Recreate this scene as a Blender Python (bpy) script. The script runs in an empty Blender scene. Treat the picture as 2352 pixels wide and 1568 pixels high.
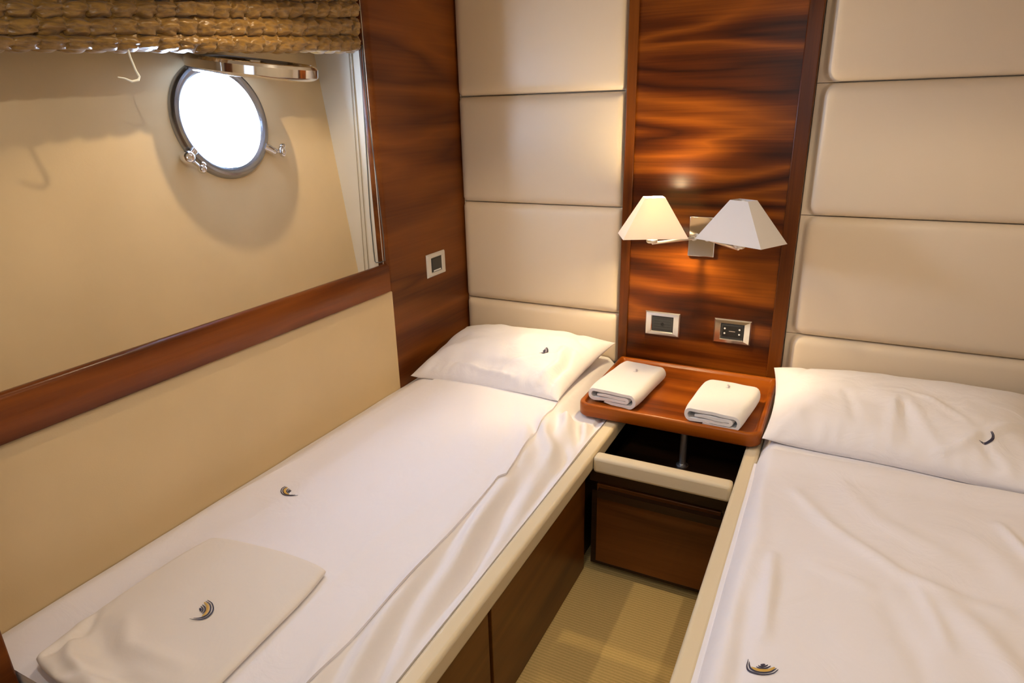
import bpy, math, random
from mathutils import Vector, noise
R = math.radians
scene = bpy.context.scene
col = scene.collection
CEIL = 2.05

# ---------------------------------------------------------------- materials
def new_mat(name):
    m = bpy.data.materials.new(name); m.use_nodes = True
    nt = m.node_tree
    b = nt.nodes['Principled BSDF']
    return m, nt, b

def N(nt, kind, **kw):
    n = nt.nodes.new(kind)
    for k, v in kw.items():
        if k in n.inputs: n.inputs[k].default_value = v
        else: setattr(n, k, v)
    return n

def coords(nt, scale=(1, 1, 1), rot=(0, 0, 0)):
    tc = N(nt, 'ShaderNodeTexCoord')
    mp = N(nt, 'ShaderNodeMapping')
    mp.inputs['Scale'].default_value = scale
    mp.inputs['Rotation'].default_value = rot
    nt.links.new(tc.outputs['Object'], mp.inputs['Vector'])
    return mp.outputs['Vector']

def ramp(nt, stops):
    r = N(nt, 'ShaderNodeValToRGB')
    el = r.color_ramp.elements
    while len(el) < len(stops): el.new(0.5)
    for e, (p, c) in zip(el, stops):
        e.position = p; e.color = (*c, 1)
    return r

def add_bump(nt, b, height, strength, dist=0.002):
    bp = N(nt, 'ShaderNodeBump')
    bp.inputs['Strength'].default_value = strength
    bp.inputs['Distance'].default_value = dist
    nt.links.new(height, bp.inputs['Height'])
    nt.links.new(bp.outputs['Normal'], b.inputs['Normal'])
    return bp

def plain(name, c, rough=0.5, metal=0.0, spec=0.5, sheen=0.0, bump=None, vary=0.0, coat=0.0):
    m, nt, b = new_mat(name)
    b.inputs['Base Color'].default_value = (*c, 1)
    b.inputs['Roughness'].default_value = rough
    b.inputs['Metallic'].default_value = metal
    b.inputs['Specular IOR Level'].default_value = spec
    b.inputs['Sheen Weight'].default_value = sheen
    b.inputs['Coat Weight'].default_value = coat
    if bump or vary:
        v = coords(nt)
        sc, st = bump or (40, 0.0)
        n = N(nt, 'ShaderNodeTexNoise', Scale=sc, Detail=4.0, Roughness=0.6)
        nt.links.new(v, n.inputs['Vector'])
        if bump: add_bump(nt, b, n.outputs['Fac'], st)
        if vary:
            n2 = N(nt, 'ShaderNodeTexNoise', Scale=5.0, Detail=3.0)
            nt.links.new(v, n2.inputs['Vector'])
            r = ramp(nt, [(0.3, tuple(x * (1 - vary) for x in c)), (0.7, tuple(min(1, x * (1 + vary)) for x in c))])
            nt.links.new(n2.outputs['Fac'], r.inputs['Fac'])
            nt.links.new(r.outputs['Color'], b.inputs['Base Color'])
    return m

def wood(name, along='x', cols=((.022, .004, .0004), (.080, .016, .001), (.24, .062, .004)), big=1.0, rough=0.28, flame=0.35, off=0.0):
    """reddish walnut veneer: long fibres along one axis, figure made of stretched rings"""
    m, nt, b = new_mat(name)
    L = nt.links
    s = {'x': (1.0, 7.5, 7.5), 'y': (7.5, 1.0, 7.5), 'z': (7.5, 7.5, 1.0)}[along]
    tc = N(nt, 'ShaderNodeTexCoord')
    mp = N(nt, 'ShaderNodeMapping'); mp.inputs['Scale'].default_value = [q * big for q in s]
    mp.inputs['Location'].default_value = (off, off * 1.7, off * .6)
    L.new(tc.outputs['Object'], mp.inputs['Vector'])
    n1 = N(nt, 'ShaderNodeTexNoise', Scale=1.0, Detail=1.5, Roughness=0.45, Distortion=0.18)
    L.new(mp.outputs['Vector'], n1.inputs['Vector'])
    mul = N(nt, 'ShaderNodeMath', operation='MULTIPLY'); mul.inputs[1].default_value = 5.0 + 8 * flame
    L.new(n1.outputs['Fac'], mul.inputs[0])
    fr = N(nt, 'ShaderNodeMath', operation='PINGPONG'); fr.inputs[1].default_value = 1.0
    L.new(mul.outputs[0], fr.inputs[0])
    mp2 = N(nt, 'ShaderNodeMapping')
    s2 = {'x': (2.5, 110, 110), 'y': (110, 2.5, 110), 'z': (110, 110, 2.5)}[along]
    mp2.inputs['Scale'].default_value = s2
    L.new(tc.outputs['Object'], mp2.inputs['Vector'])
    n2 = N(nt, 'ShaderNodeTexNoise', Scale=1.0, Detail=4.0, Roughness=0.6)
    L.new(mp2.outputs['Vector'], n2.inputs['Vector'])
    mx = N(nt, 'ShaderNodeMix', data_type='FLOAT'); mx.inputs[0].default_value = 0.42
    L.new(fr.outputs[0], mx.inputs[2]); L.new(n2.outputs['Fac'], mx.inputs[3])
    r = ramp(nt, [(0.18, cols[0]), (0.48, cols[1]), (0.85, cols[2])])
    L.new(mx.outputs[0], r.inputs['Fac'])
    L.new(r.outputs['Color'], b.inputs['Base Color'])
    b.inputs['Roughness'].default_value = rough
    b.inputs['Coat Weight'].default_value = 0.06
    b.inputs['Coat Roughness'].default_value = 0.22
    b.inputs['Specular IOR Level'].default_value = 0.25
    add_bump(nt, b, n2.outputs['Fac'], 0.06, 0.001)
    return m

def linen(name, c, rough=0.75, sheen=0.15, strength=0.35, scale=7.0):
    m, nt, b = new_mat(name)
    L = nt.links
    b.inputs['Base Color'].default_value = (*c, 1)
    b.inputs['Roughness'].default_value = rough
    b.inputs['Sheen Weight'].default_value = sheen
    b.inputs['Specular IOR Level'].default_value = 0.25
    v = coords(nt)
    n1 = N(nt, 'ShaderNodeTexNoise', Scale=scale, Detail=5.0, Roughness=0.5, Distortion=1.2)
    L.new(v, n1.inputs['Vector'])
    n2 = N(nt, 'ShaderNodeTexNoise', Scale=900.0, Detail=1.0)
    L.new(v, n2.inputs['Vector'])
    b1 = N(nt, 'ShaderNodeBump'); b1.inputs['Strength'].default_value = strength; b1.inputs['Distance'].default_value = 0.012
    L.new(n1.outputs['Fac'], b1.inputs['Height'])
    b2 = N(nt, 'ShaderNodeBump'); b2.inputs['Strength'].default_value = 0.08; b2.inputs['Distance'].default_value = 0.0006
    L.new(n2.outputs['Fac'], b2.inputs['Height']); L.new(b1.outputs['Normal'], b2.inputs['Normal'])
    L.new(b2.outputs['Normal'], b.inputs['Normal'])
    return m

M = {}
M['panel_wood'] = wood('walnut_veneer_cross_grain', 'x', flame=0.5, off=3.1)
M['side_wood'] = wood('walnut_veneer_side', 'y', cols=((.070, .016, .002), (.13, .034, .004), (.19, .055, .007)), flame=0.1, rough=.33, off=1.2)
M['trim_wood'] = wood('walnut_trim_upright', 'z', cols=((.06, .013, .001), (.12, .030, .002), (.19, .052, .004)), flame=0.05, off=.4)
M['ledge_wood'] = wood('walnut_ledge', 'y', cols=((.07, .015, .002), (.15, .036, .004), (.23, .06, .007)), flame=0.1, off=2.2)
M['tray_wood'] = wood('walnut_tray', 'x', cols=((.12, .022, .0015), (.26, .056, .003), (.38, .095, .006)), flame=0.1, rough=.3, off=5.0)
M['door_wood'] = wood('walnut_door_satin', 'y', cols=((.10, .034, .005), (.15, .055, .008), (.20, .075, .013)), flame=0.05, rough=.38, off=.9)
M['drawer_wood'] = wood('walnut_drawer_satin', 'x', cols=((.09, .028, .004), (.15, .047, .008), (.21, .070, .013)), flame=0.05, rough=.38, off=7.0)
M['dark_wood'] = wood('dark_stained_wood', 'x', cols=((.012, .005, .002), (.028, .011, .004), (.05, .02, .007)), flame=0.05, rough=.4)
M['cream_wall'] = plain('beige_vinyl_wall', (.66, .50, .285), rough=.6, spec=.3, bump=(260, .10), vary=.03)
M['hull'] = plain('beige_hull_lining', (.66, .50, .285), rough=.6, spec=.3, bump=(140, .10), vary=.04)
M['niche'] = plain('cream_painted_niche', (.72, .66, .52), rough=.5, bump=(200, .04))
M['cushion'] = plain('cream_leather_upholstery', (.70, .575, .42), rough=.42, spec=.4, bump=(320, .10))
M['rail'] = plain('cream_leather_rail', (.72, .60, .40), rough=.4, spec=.4, bump=(300, .08))
M['sheet'] = linen('white_cotton_sheet', (.80, .76, .77))
M['cover'] = linen('white_cotton_cover', (.82, .78, .80), strength=.42)
M['pillowcase'] = linen('white_cotton_pillowcase', (.82, .78, .79), strength=.45, scale=9)
M['blanket'] = linen('cream_fleece_blanket', (.76, .69, .62), rough=.9, sheen=.4, strength=.25)
M['towel'] = plain('white_terry_towel', (.84, .80, .77), rough=.95, spec=.1, sheen=.4, bump=(450, .6))
M['navy'] = plain('navy_thread', (.030, .026, .055), rough=.6)
M['grey_thread'] = plain('grey_lilac_thread', (.30, .26, .32), rough=.6)
M['gold'] = plain('gold_thread', (.60, .36, .07), rough=.5)
M['chrome'] = plain('polished_chrome', (.80, .80, .82), rough=.09, metal=1.0)
M['ring_steel'] = plain('dull_chrome_ring', (.36, .37, .40), rough=.24, metal=1.0)
M['sleeve'] = plain('grey_painted_sleeve', (.10, .11, .13), rough=.5)
M['satin_steel'] = plain('brushed_steel', (.85, .83, .78), rough=.38, metal=1.0)
M['plate_chrome'] = plain('bright_chrome_plate', (.78, .77, .76), rough=.14, metal=1.0)
M['plate_white'] = plain('pearl_switch_plate', (.62, .58, .52), rough=.35)
M['module'] = plain('charcoal_switch_module', (.035, .036, .034), rough=.35)
M['module_black'] = plain('black_socket_module', (.010, .010, .010), rough=.3)
M['white_mark'] = plain('white_mark', (.75, .75, .72), rough=.5)
M['cord_dark'] = plain('grey_cord', (.10, .10, .09), rough=.7)
M['cord_beige'] = plain('beige_cord', (.36, .30, .20), rough=.7)
M['cord_white'] = plain('white_cord', (.80, .80, .72), rough=.7)
M['ceiling'] = plain('cream_ceiling', (.70, .64, .54), rough=.6, bump=(100, .05))
M['white_metal'] = plain('white_metal', (.8, .78, .72), rough=.3)
M['rubber'] = plain('black_rubber', (.02, .02, .02), rough=.6)

# gold-brown satin of the blind
m, nt, b = new_mat('gold_brown_satin')
v = coords(nt, (1, .25, 1))
n1 = N(nt, 'ShaderNodeTexNoise', Scale=130.0, Detail=3.0, Roughness=.6)
nt.links.new(v, n1.inputs['Vector'])
r_ = ramp(nt, [(.3, (.13, .062, .008)), (.7, (.31, .165, .024))])
nt.links.new(n1.outputs['Fac'], r_.inputs['Fac']); nt.links.new(r_.outputs['Color'], b.inputs['Base Color'])
b.inputs['Roughness'].default_value = .36
b.inputs['Specular IOR Level'].default_value = .6
b.inputs['Sheen Weight'].default_value = .2
add_bump(nt, b, n1.outputs['Fac'], .5, .004)
M['blind'] = m

# ribbed carpet
m, nt, b = new_mat('ribbed_beige_carpet')
tc = N(nt, 'ShaderNodeTexCoord')
mp = N(nt, 'ShaderNodeMapping'); mp.inputs['Scale'].default_value = (1, 1, 1)
nt.links.new(tc.outputs['Object'], mp.inputs['Vector'])
w = N(nt, 'ShaderNodeTexWave', Scale=32.0, Distortion=.8, Detail=2.0); w.bands_direction = 'Y'
w.inputs['Detail Scale'].default_value = 6.0
nt.links.new(mp.outputs['Vector'], w.inputs['Vector'])
n1 = N(nt, 'ShaderNodeTexNoise', Scale=220.0, Detail=2.0)
nt.links.new(mp.outputs['Vector'], n1.inputs['Vector'])
mx = N(nt, 'ShaderNodeMix', data_type='FLOAT'); mx.inputs[0].default_value = .5
nt.links.new(w.outputs['Fac'], mx.inputs[2]); nt.links.new(n1.outputs['Fac'], mx.inputs[3])
r_ = ramp(nt, [(.2, (.68, .48, .17)), (.8, (.84, .61, .25))])
nt.links.new(mx.outputs[0], r_.inputs['Fac']); nt.links.new(r_.outputs['Color'], b.inputs['Base Color'])
b.inputs['Roughness'].default_value = .95; b.inputs['Specular IOR Level'].default_value = .1
add_bump(nt, b, mx.outputs[0], .5, .002)
M['carpet'] = m

# lamp shade cloth: diffuse + translucent
def shade_mat(name, c):
    m = bpy.data.materials.new(name); m.use_nodes = True
    nt = m.node_tree; nt.nodes.clear()
    out = N(nt, 'ShaderNodeOutputMaterial')
    d = N(nt, 'ShaderNodeBsdfDiffuse'); d.inputs['Color'].default_value = (*c, 1)
    t = N(nt, 'ShaderNodeBsdfTranslucent'); t.inputs['Color'].default_value = (.85, .70, .48, 1)
    mx = N(nt, 'ShaderNodeMixShader'); mx.inputs[0].default_value = .24
    nt.links.new(d.outputs[0], mx.inputs[1]); nt.links.new(t.outputs[0], mx.inputs[2])
    nt.links.new(mx.outputs[0], out.inputs['Surface'])
    return m
M['shade'] = shade_mat('white_shade_cloth', (.80, .78, .78))

# window glass
m = bpy.data.materials.new('porthole_glass'); m.use_nodes = True
nt = m.node_tree; nt.nodes.clear()
out = N(nt, 'ShaderNodeOutputMaterial')
t = N(nt, 'ShaderNodeBsdfTransparent'); t.inputs['Color'].default_value = (.95, .97, .97, 1)
g = N(nt, 'ShaderNodeBsdfGlossy'); g.inputs['Roughness'].default_value = .02
mx = N(nt, 'ShaderNodeMixShader'); mx.inputs[0].default_value = .06
nt.links.new(t.outputs[0], mx.inputs[1]); nt.links.new(g.outputs[0], mx.inputs[2]); nt.links.new(mx.outputs[0], out.inputs['Surface'])
M['glass'] = m

def emit(name, c, s):
    m, nt, b = new_mat(name)
    b.inputs['Emission Color'].default_value = (*c, 1); b.inputs['Emission Strength'].default_value = s
    return m
M['bulb'] = emit('lit_bulb_glass', (1, .76, .42), 1400)
M['bulb_off'] = plain('unlit_bulb_glass', (.8, .8, .78), rough=.2)
M['spot_glow'] = emit('lit_downlight_lens', (1, .78, .5), 12)

# ---------------------------------------------------------------- mesh builder
class MB:
    def __init__(s): s.v = []; s.f = []; s.mi = []
    def add(s, vs, fs, mi=0):
        o = len(s.v); s.v += [tuple(p) for p in vs]
        for f in fs: s.f.append(tuple(i + o for i in f)); s.mi.append(mi)
    def box(s, x0, x1, y0, y1, z0, z1, mi=0):
        s.add([(x0, y0, z0), (x1, y0, z0), (x1, y1, z0), (x0, y1, z0), (x0, y0, z1), (x1, y0, z1), (x1, y1, z1), (x0, y1, z1)],
              [(0, 3, 2, 1), (4, 5, 6, 7), (0, 1, 5, 4), (1, 2, 6, 5), (2, 3, 7, 6), (3, 0, 4, 7)], mi)
    def grid(s, P, mi=0, flip=False, wrap=False):
        """P rows of points"""
        n, k = len(P), len(P[0]); vs = [p for r in P for p in r]; fs = []
        for i in range(n - 1):
            for j in range(k if wrap else k - 1):
                a, b_, c, d = i * k + j, i * k + (j + 1) % k, (i + 1) * k + (j + 1) % k, (i + 1) * k + j
                fs.append((a, d, c, b_) if flip else (a, b_, c, d))
        s.add(vs, fs, mi)
    def loft(s, loops, cap0=True, cap1=True, mi=0):
        k = len(loops[0]); o = len(s.v)
        s.grid(loops, mi, wrap=True)
        if cap0: s.f.append(tuple(o + i for i in reversed(range(k)))); s.mi.append(mi)
        if cap1:
            b0 = o + (len(loops) - 1) * k
            s.f.append(tuple(b0 + i for i in range(k))); s.mi.append(mi)
    def tube(s, pts, r, n=10, mi=0, caps=True):
        pts = [Vector(p) for p in pts]; loops = []
        up = None
        for i, p in enumerate(pts):
            t = (pts[min(i + 1, len(pts) - 1)] - pts[max(i - 1, 0)]).normalized()
            if up is None:
                up = t.orthogonal().normalized()
            else:
                up = (up - t * up.dot(t)).normalized()
            sd = t.cross(up)
            rr = r[i] if isinstance(r, (list, tuple)) else r
            loops.append([p + (up * math.cos(a) + sd * math.sin(a)) * rr for a in [2 * math.pi * q / n for q in range(n)]])
        s.loft(loops, caps, caps, mi)
    def lathe(s, prof, origin, axis, n=64, mi=0, closed=False):
        """prof: list of (radius, height along axis)"""
        ax = Vector(axis).normalized(); u = ax.orthogonal().normalized(); w_ = ax.cross(u); o = Vector(origin)
        loops = []
        for (r, h) in prof:
            loops.append([o + ax * h + (u * math.cos(a) + w_ * math.sin(a)) * max(r, 1e-5) for a in [2 * math.pi * q / n for q in range(n)]])
        if closed: loops.append(loops[0])
        s.grid(loops, mi, wrap=True)
    def build(s, name, mats, parent=None, smooth=True, bevel=0, sub=0, angle=35, recalc=True):
        me = bpy.data.meshes.new(name)
        if not isinstance(mats, (list, tuple)): mats = [mats]
        # local origin at centre of the base
        me.from_pydata(s.v, [], s.f)
        for m_ in mats: me.materials.append(m_)
        for p, i in zip(me.polygons, s.mi): p.material_index = i; p.use_smooth = smooth
        me.update()
        if recalc:
            import bmesh
            bm = bmesh.new(); bm.from_mesh(me)
            bmesh.ops.remove_doubles(bm, verts=bm.verts, dist=1e-6)
            bmesh.ops.recalc_face_normals(bm, faces=bm.faces)
            bm.to_mesh(me); bm.free()
            for p in me.polygons: p.use_smooth = smooth
        o = bpy.data.objects.new(name, me); col.objects.link(o)
        if parent:
            o.parent = parent
            o.matrix_parent_inverse = parent.matrix_world.inverted() if False else o.matrix_parent_inverse
            o.location = -Vector(parent.get('_org', (0, 0, 0)))
        if bevel:
            md = o.modifiers.new('bevel', 'BEVEL'); md.width = bevel; md.segments = 3; md.limit_method = 'ANGLE'; md.angle_limit = R(40)
            md.harden_normals = False
        if sub:
            md = o.modifiers.new('sub', 'SUBSURF'); md.levels = sub; md.render_levels = sub
        if smooth:
            try:
                me.set_sharp_from_angle(angle=R(angle))
            except Exception: pass
        return o

def tag(o, label=None, cat=None, group=None, kind=None):
    if label: o['label'] = label
    if cat: o['category'] = cat
    if group: o['group'] = group
    if kind: o['kind'] = kind
    return o

def thing(name, label, cat, loc, group=None, kind=None):
    o = bpy.data.objects.new(name, None); col.objects.link(o)
    o.empty_display_size = .05
    o.location = loc; o['_org'] = tuple(loc)
    tag(o, label, cat, group, kind)
    return o

def lerp(a, b_, t): return a + (b_ - a) * t
def sstep(a, b_, x):
    t = max(0, min(1, (x - a) / (b_ - a))); return t * t * (3 - 2 * t)
def interp(tab, x):
    """tab sorted by key ascending"""
    if x <= tab[0][0]: return tab[0][1]
    for (a, va), (b_, vb) in zip(tab, tab[1:]):
        if x <= b_: return va + (vb - va) * (x - a) / (b_ - a)
    return tab[-1][1]
def seg_d(px, py, pts):
    best = 9; bt = 0; n = len(pts) - 1
    for i in range(n):
        ax, ay = pts[i]; bx, by = pts[i + 1]
        dx, dy = bx - ax, by - ay; t = max(0, min(1, ((px - ax) * dx + (py - ay) * dy) / (dx * dx + dy * dy + 1e-12)))
        d = math.hypot(px - ax - t * dx, py - ay - t * dy)
        if d < best: best = d; bt = (i + t) / n
    return best, bt
def crease(px, py, pts, w_, h):
    d, t = seg_d(px, py, pts)
    return h * math.exp(-(d / w_) ** 2) * math.sin(math.pi * min(.98, max(.02, .08 + .84 * t))) ** .5
def nz(x, y, z=0.0): return noise.noise(Vector((x, y, z)))

# ---------------------------------------------------------------- embroidered crest (crescent waves with a long tail)
CREST = [  # (material index, width, points) - unit: 1 = half the crest's height
    (0, .055, [(.25, .95), (.62, .62), (.72, .05), (.52, -.42), (.10, -.78), (-.45, -.90), (-1.15, -.82)]),
    (0, .055, [(.12, .84), (.46, .50), (.50, .02), (.32, -.38), (-.05, -.66), (-.50, -.76), (-.85, -.76)]),
    (1, .13, [(.00, .74), (.26, .42), (.28, .00), (.12, -.36), (-.20, -.62)]),
    (0, .06, [(-.16, .50), (.06, .22), (.04, -.12), (-.16, -.36)]),
    (0, .06, [(-.28, .34), (-.12, .12), (-.14, -.10), (-.26, -.24)]),
    (0, .11, [(-.36, .16), (-.30, .02), (-.36, -.08)]),
]
def crest(parent, fn, size, a, b_, name='embroidered_emblem', only=None, mats=None, fat=1.0):
    """fn(p, q) -> world point on the cloth for offsets p, q in metres; a, b_: 2D directions of crest x and y"""
    mb = MB()
    for k, (mi, w_, pts) in enumerate(CREST):
        if only and k not in only: continue
        dense = []
        n = len(pts)
        for i in range(n - 1):
            p0 = Vector(pts[max(0, i - 1)]); p1 = Vector(pts[i]); p2 = Vector(pts[i + 1]); p3 = Vector(pts[min(n - 1, i + 2)])
            for q in range(6):
                t = q / 6
                dense.append(.5 * ((2 * p1) + (p2 - p0) * t + (2 * p0 - 5 * p1 + 4 * p2 - p3) * t * t + (3 * p1 - p0 - 3 * p2 + p3) * t ** 3))
        dense.append(Vector(pts[-1]))
        rows = []
        for i, p in enumerate(dense):
            t = (dense[min(i + 1, len(dense) - 1)] - dense[max(0, i - 1)]).normalized()
            nn = Vector((-t.y, t.x)); s_ = i / (len(dense) - 1)
            ww = w_ * fat * max(.15, math.sin(math.pi * min(1, .06 + .94 * s_)) ** .6)
            row = []
            for e in (-1, -.33, .33, 1):
                c = (p + nn * ww * e) * size * .5
                P = fn(a[0] * c.x + b_[0] * c.y, a[1] * c.x + b_[1] * c.y)
                lift = .0009 if abs(e) < .5 else .0003
                row.append(P[0] + P[1] * lift)
            rows.append(row)
        mb.grid(rows, mi)
    o = mb.build(name, mats or [M['navy'], M['gold']], parent, recalc=False)
    return o
def field_fn(h, cx, cy, up=.0008):
    def fn(p, q):
        x, y = cx + p, cy + q; e = .004
        z = h(x, y); n_ = Vector((-(h(x + e, y) - h(x - e, y)) / (2 * e), -(h(x, y + e) - h(x, y - e)) / (2 * e), 1)).normalized()
        return Vector((x, y, z)) + n_ * up, n_
    return fn

# ================================================================ SETTING
def struct(mb, name, mats, **kw):
    o = mb.build(name, mats, **kw); o['kind'] = 'structure'; return o

BACK = -2.80; RIGHT = 2.06
mb = MB(); mb.box(-.02, RIGHT + .05, BACK - .05, .08, -.05, 0); struct(mb, 'floor', M['carpet'], smooth=False)
mb = MB(); mb.box(-.5, RIGHT + .1, BACK - .1, .1, CEIL, CEIL + .05); struct(mb, 'ceiling', M['ceiling'], smooth=False)
mb = MB(); mb.box(-.5, RIGHT + .1, .03, .09, -.05, CEIL + .02); struct(mb, 'wall_back', M['cushion'], smooth=False)
mb = MB(); mb.box(RIGHT, RIGHT + .06, BACK - .05, .05, -.05, CEIL + .02); struct(mb, 'wall_right', M['cream_wall'], smooth=False)
mb = MB(); mb.box(-.5, RIGHT + .1, BACK - .06, BACK, -.05, CEIL + .02); struct(mb, 'wall_front', M['cream_wall'], smooth=False)
# lower left wall: padded beige panel
mb = MB(); mb.box(-.05, .0, -2.78, -.534, 0, .842); struct(mb, 'wall_left', M['cream_wall'], bevel=.006)

# leaning hull lining with the round hole of the porthole
HN = Vector((1, 0, .126)).normalized(); HV = Vector((-HN.z, 0, HN.x)); HP = Vector((-.131, 0, .911))
def hull(y, v, off=0.0): return HP + HV * v + Vector((0, y, 0)) + HN * off
PC = (-1.003, .533); PR = .138
mb = MB(); n = 96; loops = []
y0, y1, v0, v1 = -2.80, -.50, -.92, 1.16
def rect_pt(a):
    dx, dy = math.cos(a), math.sin(a)
    t = 1e9
    if dx > 1e-9: t = min(t, (y1 - PC[0]) / dx)
    if dx < -1e-9: t = min(t, (y0 - PC[0]) / dx)
    if dy > 1e-9: t = min(t, (v1 - PC[1]) / dy)
    if dy < -1e-9: t = min(t, (v0 - PC[1]) / dy)
    return (PC[0] + dx * t, PC[1] + dy * t)
angs = sorted([2 * math.pi * i / n for i in range(n)] + [math.atan2(b_ - PC[1], a - PC[0]) % (2 * math.pi) for a in (y0, y1) for b_ in (v0, v1)])
ring = [(PC[0] + PR * math.cos(a), PC[1] + PR * math.sin(a)) for a in angs]
outr = [rect_pt(a) for a in angs]
mid = [(lerp(a[0], b_[0], .15), lerp(a[1], b_[1], .15)) for a, b_ in zip(ring, outr)]
T = -.045
mb.grid([[hull(*p, T) for p in outr], [hull(*p, T) for p in ring], [hull(*p) for p in ring], [hull(*p) for p in mid], [hull(*p) for p in outr], [hull(*p, T) for p in outr]], wrap=True)
struct(mb, 'wall_hull', M['hull'], angle=30)
# niche: right cheek, floor, far cheek
mb = MB(); mb.box(-.34, -.012, -.56, -.536, .70, CEIL); struct(mb, 'wall_niche_right', M['niche'], smooth=False)
mb = MB(); mb.box(-.34, -.0, -2.79, -1.96, .70, CEIL); struct(mb, 'wall_niche_left', M['niche'], smooth=False)
mb = MB(); mb.box(-.30, -.012, -1.96, -.56, .80, .875); struct(mb, 'wall_niche_floor', M['cream_wall'], smooth=False)

# wooden ledge under the niche, rounded top edge
mb = MB()
prof = [(-.012, .846), (.012, .846), (.014, .850), (.014, .932), (.011, .941), (.004, .9455), (-.006, .945), (-.012, .940)]
mb.loft([[(x, y, z) for x, z in prof] for y in (-2.78, -.562)])
struct(mb, 'trim_1', M['ledge_wood'], angle=50)
# side panel in front of niche cheek, with rounded upright edge
mb = MB(); prof = [(-.03, 0.028), (0, 0.028), (0, -.535)]
prof += [(-.03 + .03 * math.cos(a), -.535 - .03 * math.sin(a)) for a in [R(q) for q in (15, 30, 45, 60, 75, 90)]]
mb.loft([[(x, y, z) for x, y in prof] for z in (0.0, CEIL)])
side = mb.build('wooden_panelling', M['side_wood'], angle=50)
tag(side, 'tall brown wooden panel with rounded edge in the corner between niche and upholstery', 'wall panel')
# wooden post at foot of left bed
mb = MB(); mb.box(-.0, .222, -2.78, -1.990, 0, CEIL)
tag(mb.build('wooden_partition', M['side_wood'], bevel=.004), 'dark wooden partition edge at the foot of the left bed, lower left corner', 'partition')

# ================================================================ PORTHOLE
def empty_struct(name, loc):
    o = bpy.data.objects.new(name, None); col.objects.link(o); o.location = loc; o['_org'] = tuple(loc); o['kind'] = 'structure'
    return o
pcw = hull(*PC)
win = empty_struct('window_1', pcw)
mb = MB()
prof = [(.1325, -.002), (.1325, .0095), (.137, .0130), (.143, .0175), (.149, .0190), (.155, .0165), (.1595, .011), (.1625, .005), (.1635, .0003), (.1375, .0003), (.1375, -.002)]
mb.lathe(prof, pcw, HN, closed=True)
mb.build('porthole_ring', M['ring_steel'], win, angle=25)
mb = MB(); mb.lathe([(.1315, -.044), (.1315, -.0025), (.1375, -.0025), (.1375, -.044)], pcw, HN, closed=True)
mb.build('inner_sleeve', M['sleeve'], win, angle=25)
mb = MB(); mb.lathe([(1e-5, .008), (.1322, .008), (.1322, .002), (1e-5, .002)], pcw, HN); mb.build('glass', M['glass'], win)
# hinge on top, two clamping screws
def hloc(dy, dv, off): return hull(PC[0] + dy, PC[1] + dv, off)
mb = MB(); mb.tube([hloc(-.085, .160, .018), hloc(.050, .160, .018)], .0095, 14)
for s in (-.045, .045):
    mb.tube([hloc(s, .140, .010), hloc(s, .160, .018)], .009, 10)
mb.build('hinge', M['chrome'], win)
def ball(mb, c, r1, r2, ax, n_=16):
    mb.lathe([(max(1e-5, r1 * math.sin(math.pi * q / n_)), -r2 * math.cos(math.pi * q / n_)) for q in range(n_ + 1)], c, ax, 24)
def clamp(ang, lug, knob, kr):
    ca, sa = math.cos(ang), math.sin(ang)
    mb = MB()
    mb.tube([hloc(ca * .150, sa * .150, .012), hloc(ca * .163, sa * .163, .016), hloc(ca * .176, sa * .176, .018)], [.013, .012, .011], 16)
    c0 = hloc(ca * .180, sa * .180, .018); ball(mb, c0, lug, lug, HN)
    c = mb.build('clamp', M['chrome'], win)
    c1 = hloc(ca * .180 + knob[0], sa * .180 + knob[1], .030)
    mb = MB(); mb.tube([c0, c1], .0055, 12); ball(mb, c1, kr[0], kr[1], HV); ball(mb, c1 + HV * kr[1] * .9 + Vector((0, .006, 0)), kr[0] * .7, kr[1] * .6, Vector((0, 1, 0)))
    mb.build('wing_screw', M['chrome'], c)
clamp(R(212), .019, (.026, -.034), (.012, .012))
clamp(R(-32), .012, (.024, -.004), (.012, .018))
# hinged metal deadlight, swung up
dax = Vector((.15, 0, 1)).normalized()
dc = Vector((-.032, -1.010, 1.573))
mb = MB()
prof = [(1e-5, .004), (.145, .004), (.150, .014), (.156, .019), (.162, .017), (.168, .010), (.168, -.010), (.162, -.016), (.156, -.019), (.150, -.015), (.145, -.004), (1e-5, -.004)]
mb.lathe(prof, dc, dax)
ho = mb.build('hinged_cover', M['chrome'], win, angle=25)
ux = Vector((0, 1, 0)).cross(dax).normalized()
mb = MB()
mb.tube([dc - ux * .16 + Vector((0, -.03, .004)), dc - ux * .186 + Vector((0, -.03, .004))], .008, 10)
mb.tube([dc - ux * .16 + Vector((0, .03, .004)), dc - ux * .186 + Vector((0, .03, .004))], .008, 10)
mb.tube([dc + Vector((0, 0, .005)), dc + dax * .012 + Vector((0, 0, .006))], .02, 16)
q = mb.build('hinge_arm', M['chrome'], ho); q.location = (0, 0, 0)

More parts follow.
